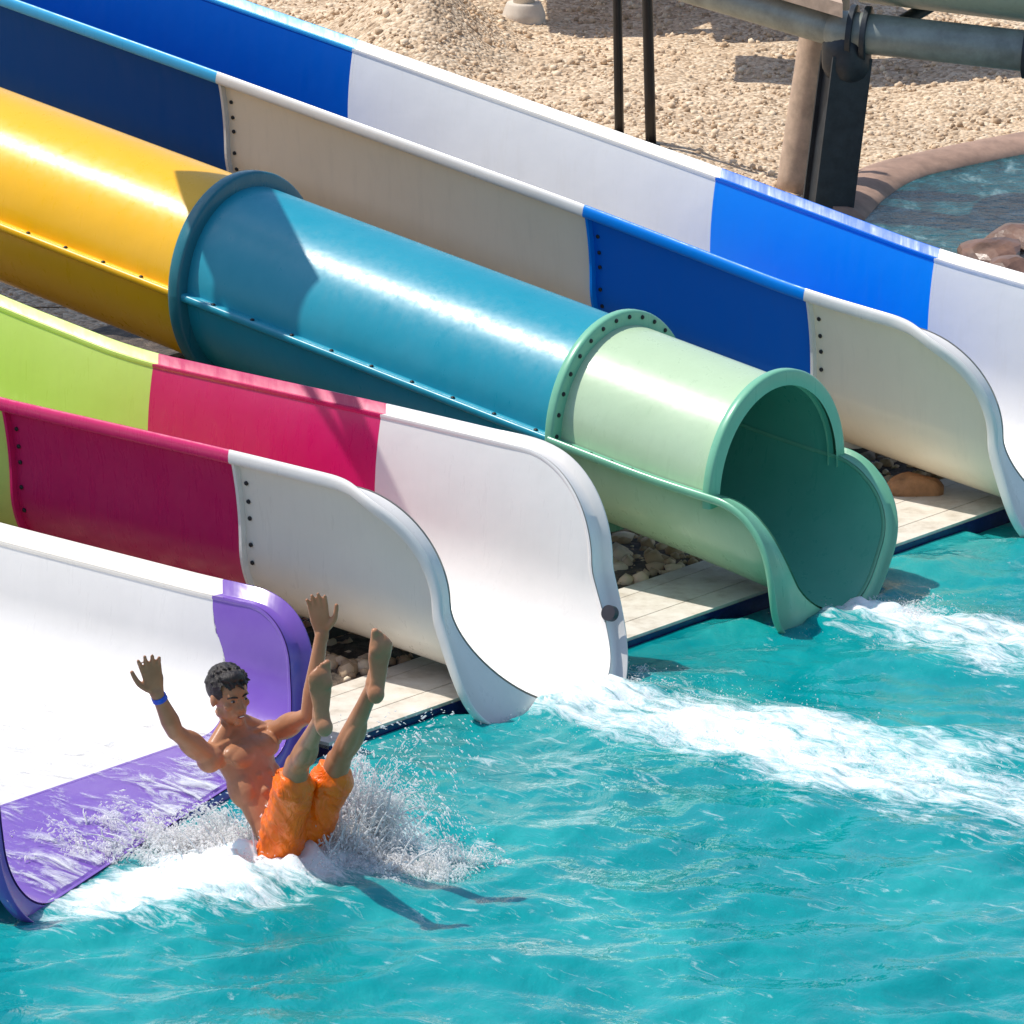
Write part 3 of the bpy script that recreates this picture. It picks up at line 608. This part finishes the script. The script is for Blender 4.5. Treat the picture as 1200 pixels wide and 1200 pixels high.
B.add(*limb([shR+(nb-shR)*.15-updir*.01,nb-updir*.035,shL+(nb-shL)*.15-updir*.01],[.054,.064,.054],(fdir,.85),n=18))
B.add(*limb([nb-updir*.04,nk,hc-Z*.03],[.058,.049,.049],n=16))
for sgn,sh in ((-1,shR),(1,shL)):
    B.add(*ell(ch+ldir*(.062*sgn)+fdir*.066-updir*.014,(ldir,fdir,updir),(.070,.026,.044)))
    B.add(*ell(ch+ldir*(.090*sgn)+fdir*.052+updir*.012,(ldir,fdir,updir),(.055,.030,.036)))
    B.add(*ell(sh+ldir*(.006*sgn),(ldir,fdir,updir),(.054,.056,.058)))
    B.add(*limb([nk+ldir*(.03*sgn)-updir*.01,sh+updir*.012],[.032,.034],n=12))
    B.add(*limb([nb+ldir*(.02*sgn)+fdir*.052-updir*.03,sh+fdir*.04+updir*.02],[.009,.011],n=8))
    for k in range(4): B.add(*ell(sp1+(sp2-sp1)*(k/2.6-.15)+ldir*(.027*sgn)+fdir*.064,(ldir,fdir,updir),(.0225,.017,.0170)))
    B.add(*ell(sp2+ldir*(.078*sgn)-updir*.01,(ldir,fdir,updir),(.044,.066,.085)))
def arm(sh,el,wr):
    d=el-sh; u=Vector((0,0,1)); u=(u-d.normalized()*u.dot(d.normalized())).normalized()
    B.add(*limb([sh,sh+d*.45,sh+d*.8,el],[.045,.041,.034,.032],n=16)); B.add(*ell(sh+d*.5+u*.012,frame(d),(.036,.036,.085))); B.add(*ell(sh+d*.45-u*.016,frame(d),(.034,.034,.09)))
    f=wr-el; B.add(*limb([el,el+f*.28,el+f*.65,wr],[.033,.038,.030,.024],n=16)); B.add(*ell(el,frame(f),(.033,.034,.036)))
arm(shR,elR,wrR); arm(shL,elL,wrL)
def hand(wr,u,n,thumb,curl=.15,spread=.12):
    u=u.normalized(); n=(n-u*n.dot(u)).normalized(); w=u.cross(n)*thumb
    B.add(*limb([wr-u*.02,wr+u*.02,wr+u*.055,wr+u*.09],[.026,.033,.041,.039],(n,.42),n=16))
    for k,(o,L) in enumerate(((.030,.074),(.010,.084),(-.010,.078),(-.029,.060))):
        a=spread*(1.5-k)*.8; d=(u*math.cos(a)+w*math.sin(a)).normalized(); p=wr+u*.088+w*o
        q1=p+d*L*.45+n*curl*.02; q2=q1+(d+n*curl).normalized()*L*.32; q3=q2+(d+n*curl*2).normalized()*L*.25
        B.add(*limb([p-u*.02,q1,q2,q3],[.0110,.0098,.0090,.0076],n=10,sub=3))
    p=wr+u*.028+w*.030; d=(u*.72+w*.75).normalized()
    B.add(*limb([p,p+d*.035,p+(u*.85+w*.6)*.062,p+(u*.95+w*.5)*.088],[.017,.0130,.0110,.0090],n=10,sub=3))
hand(wrR,Vector((-.22,-.1,1)),Vector((.25,-.95,0)),-1,.35,.15)
hand(wrL,Vector((-.12,-.05,1)),Vector((-.2,-.95,.05)),1,.3,.10)
def leg(hi,kn,an):
    B.add(*limb([hi,hi+(kn-hi)*.35,hi+(kn-hi)*.8,kn],[.080,.074,.054,.049],n=20))
    d=(an-kn); back=Vector((0,0,-1)); back=(back-d.normalized()*back.dot(d.normalized())).normalized()
    B.add(*ell(kn-back*.010,frame(d),(.045,.045,.045)))
    B.add(*limb([kn,kn+d*.3,kn+d*.7,an],[.045,.044,.033,.028],n=18))
    sd=d.normalized().cross(back)
    for sg in(-1,1): B.add(*ell(kn+d*.33+back*.020+sd*(.014*sg),frame(d),(.031,.031,.11)))
leg(hiR,knR,anR); leg(hiL,knL,anL)
for h_ in (hiR,hiL): B.add(*ell(h_-fdir*.03-updir*.02,(ldir,fdir,updir),(.082,.082,.082)))
def foot(an,toe,n,big):
    u=(toe-an).normalized(); n=(n-u*n.dot(u)).normalized(); w=u.cross(n)*big
    h=an-u*.03+n*.03
    B.add(*limb([an-n*.01,h],[.031,.033],n=14))
    B.add(*limb([h-u*.004,h+u*.06-w*.004,h+u*.13-n*.006,h+u*.18],[.033,.031,.043,.048],(n,.52),n=16))
    B.add(*limb([an+u*.01,h+u*.08-n*.028,h+u*.15-n*.012],[.034,.028,.02],n=14))
    B.add(*ell(h+n*.006,(u,w,n),(.038,.034,.024))); B.add(*ell(h+u*.165+w*.020+n*.010,(u,w,n),(.03,.027,.016)))
    for k in range(5):
        o=(.032,.011,-.007,-.023,-.037)[k]; r_=(.0150,.0108,.0100,.0094,.0090)[k]; l=(.064,.062,.054,.045,.034)[k]
        p=h+u*.185+w*o-u*(.004*k); B.add(*limb([p-u*.02,p+u*l*.5,p+u*l*.85+n*.004],[r_,r_*.9,r_*1.05],n=10,sub=3))
foot(anR,Q(370,770,yb-.56),Vector((.35,-.93,.1)),1); foot(anL,Q(446,728,yb-.30),Vector((.35,-.93,.0)),-1)
hf=Vector((.58,-.80,-.06)).normalized(); hu=Vector((-.10,.02,1)); hu=(hu-hf*hu.dot(hf)).normalized(); hr=hf.cross(hu)
A3=(hr,hf,hu)
def hp(a,b_,c): return hc+hr*a+hf*b_+hu*c
B.add(*ell(hp(0,-.012,.03),A3,(.070,.090,.085),24,16)); B.add(*ell(hp(0,.020,-.035),A3,(.052,.062,.068),20,12))
B.add(*ell(hp(0,.058,-.086),A3,(.022,.018,.018))); B.add(*ell(hp(0,.062,.030),A3,(.050,.013,.011)))
B.add(*limb([hp(0,.072,.020),hp(0,.085,-.008),hp(0,.092,-.022)],[.007,.009,.011],n=10))
for sg in(-1,1):
    B.add(*ell(hp(.010*sg,.082,-.025),A3,(.007,.008,.007))); B.add(*ell(hp(.040*sg,.050,-.014),A3,(.018,.018,.016)))
    B.add(*ell(hp(.072*sg,-.008,.0),A3,(.009,.018,.028))); B.add(*ell(hp(.046*sg,.0,-.055),A3,(.013,.033,.022)))
B.add(*ell(hp(0,.076,-.049),A3,(.021,.009,.006))); B.add(*ell(hp(0,.073,-.066),A3,(.018,.010,.007)))
body=obj('person',remesh(B,.005,5,.5),None,m_sk)
tag(body,'person in orange shorts splashing down with arms and bare feet in the air','person')
print('body',time.time()-T0)
Hm=MB(); Hm.add(*ell(hp(0,-.020,.043),A3,(.078,.093,.084),24,16)); Hm.add(*ell(hp(.012,.042,.100),A3,(.048,.034,.024))); rr=random.Random(3)
for i in range(170):
    a=rr.uniform(0,6.28); e=rr.uniform(.0,1.5); p=hp(.074*math.cos(a)*math.cos(e),-.020+.090*math.sin(a)*math.cos(e),.046+.082*math.sin(e))
    dn=(p-hp(0,-.02,.03)).normalized(); w_=hr*rr.uniform(-.008,.008)
    Hm.add(*limb([p-dn*.006,p+dn*.005+hf*.006+w_*.4,p+dn*.005+hf*rr.uniform(.010,.018)+w_],[.008,.006,.0035],n=6,sub=2))
Hme=remesh(Hm,.0045,2,.4)
bm=bmesh.new(); bm.from_mesh(Hme); dl=[]
for f in bm.faces:
    c=f.calc_center_median()-hc
    if c.dot(hf)>.040 and c.dot(hu)<.064+.008*math.sin(c.dot(hr)*140) or c.dot(hu)<-.005 and c.dot(hf)>-.045 or c.dot(hu)<-.035: dl.append(f)
bmesh.ops.delete(bm,geom=dl,context='FACES'); bm.to_mesh(Hme); bm.free()
obj('hair',Hme,body,m_hair)
m_eye=flat('eye_dark',(.02,.012,.01),.15,0,.1,bs=0); m_ew=flat('eye_white',(.38,.33,.29),.2,0,.05,bs=0); m_lip=flat('lips',(.24,.06,.04),.35,0,.1,bs=0); m_teeth=flat('teeth',(.75,.72,.66),.25,0,.03,bs=0)
for sg in(-1,1):
    e=obj('eye',MB().add(*ell(hp(.028*sg,.069,.009),A3,(.011,.006,.0042))).mesh(),body,m_ew)
    obj('iris',MB().add(*ell(hp(.029*sg,.0735,.009),A3,(.0058,.003,.0045))).mesh(),e,m_eye)
    obj('eyebrow',MB().add(*limb([hp(.013*sg,.077,.024),hp(.030*sg,.074,.028),hp(.048*sg,.060,.023)],[.003,.004,.0025],n=8)).mesh(),body,m_hair)
mo=obj('mouth',MB().add(*ell(hp(0,.080,-.057),A3,(.018,.006,.007))).mesh(),body,m_lip); obj('teeth',MB().add(*ell(hp(0,.0838,-.0555),A3,(.012,.004,.003))).mesh(),mo,m_teeth)
Sm=MB(); Sm.add(*limb([pel+updir*.02,pel-updir*.02,pel-updir*.07],[.120,.127,.120],(fdir,.76),n=24))
for hi,kn in ((hiR,knR),(hiL,knL)):
    d=kn-hi; e=hi+d*.80; Sm.add(*limb([hi-d*.10,hi+d*.3,hi+d*.6,e],[.094,.088,.080,.082],n=22)); Sm.add(*limb([e-d*.04,e],[.085,.091],n=22,caps=False))
Sme=remesh(Sm,.007,4,.5)
P_=np.array([tuple(v.co) for v in Sme.vertices]); fo=(fbm((P_[:,0]-P_[:,1]*.6)*14+50,(P_[:,2]+.5*P_[:,0])*8+50,123,3)-.5)
fo2=np.abs(fbm((P_[:,0]+P_[:,2]*.7)*18+80,(P_[:,2]-P_[:,0])*5+80,140,2)-.5)
for v,a,c in zip(Sme.vertices,fo,fo2): v.co+=v.normal*float(.028*a-.04*c+.004)
obj('shorts',Sme,body,m_or)
obj('waistband',MB().add(*limb([pel+updir*.030,pel+updir*.052],[.118,.114],(fdir,.74),n=28,caps=False)).mesh(),body,m_or)
d=(wrR-elR).normalized(); obj('wristband',MB().add(*limb([wrR-d*.035,wrR-d*.015],[.031,.030],n=20,caps=False)).mesh(),body,flat('blue_band',(.01,.08,.6),.4,bs=0))
# ---------------------------------------------------------------- light
EL=R(61); az=Vector((-.95,.30,0)).normalized(); L=az*math.cos(EL)+Z*math.sin(EL)
sl=bpy.data.lights.new('sun','SUN'); sl.energy=4.2; sl.angle=R(.5); sl.color=(1,.95,.87); so=bpy.data.objects.new('sun',sl); COL.objects.link(so); so.rotation_euler=L.to_track_quat('Z','Y').to_euler()
w=bpy.data.worlds.new('World'); scene.world=w; w.use_nodes=True; nt=w.node_tree; bg=nt.nodes['Background']; sk=nt.nodes.new('ShaderNodeTexSky'); sk.sky_type='NISHITA'; sk.sun_disc=False
sk.sun_elevation=EL; sk.sun_rotation=math.atan2(az.x,az.y); nt.links.new(sk.outputs[0],bg.inputs[0]); bg.inputs[1].default_value=.15
scene.view_settings.view_transform='Standard'; scene.view_settings.look='None'; scene.view_settings.exposure=0
print('all',time.time()-T0)
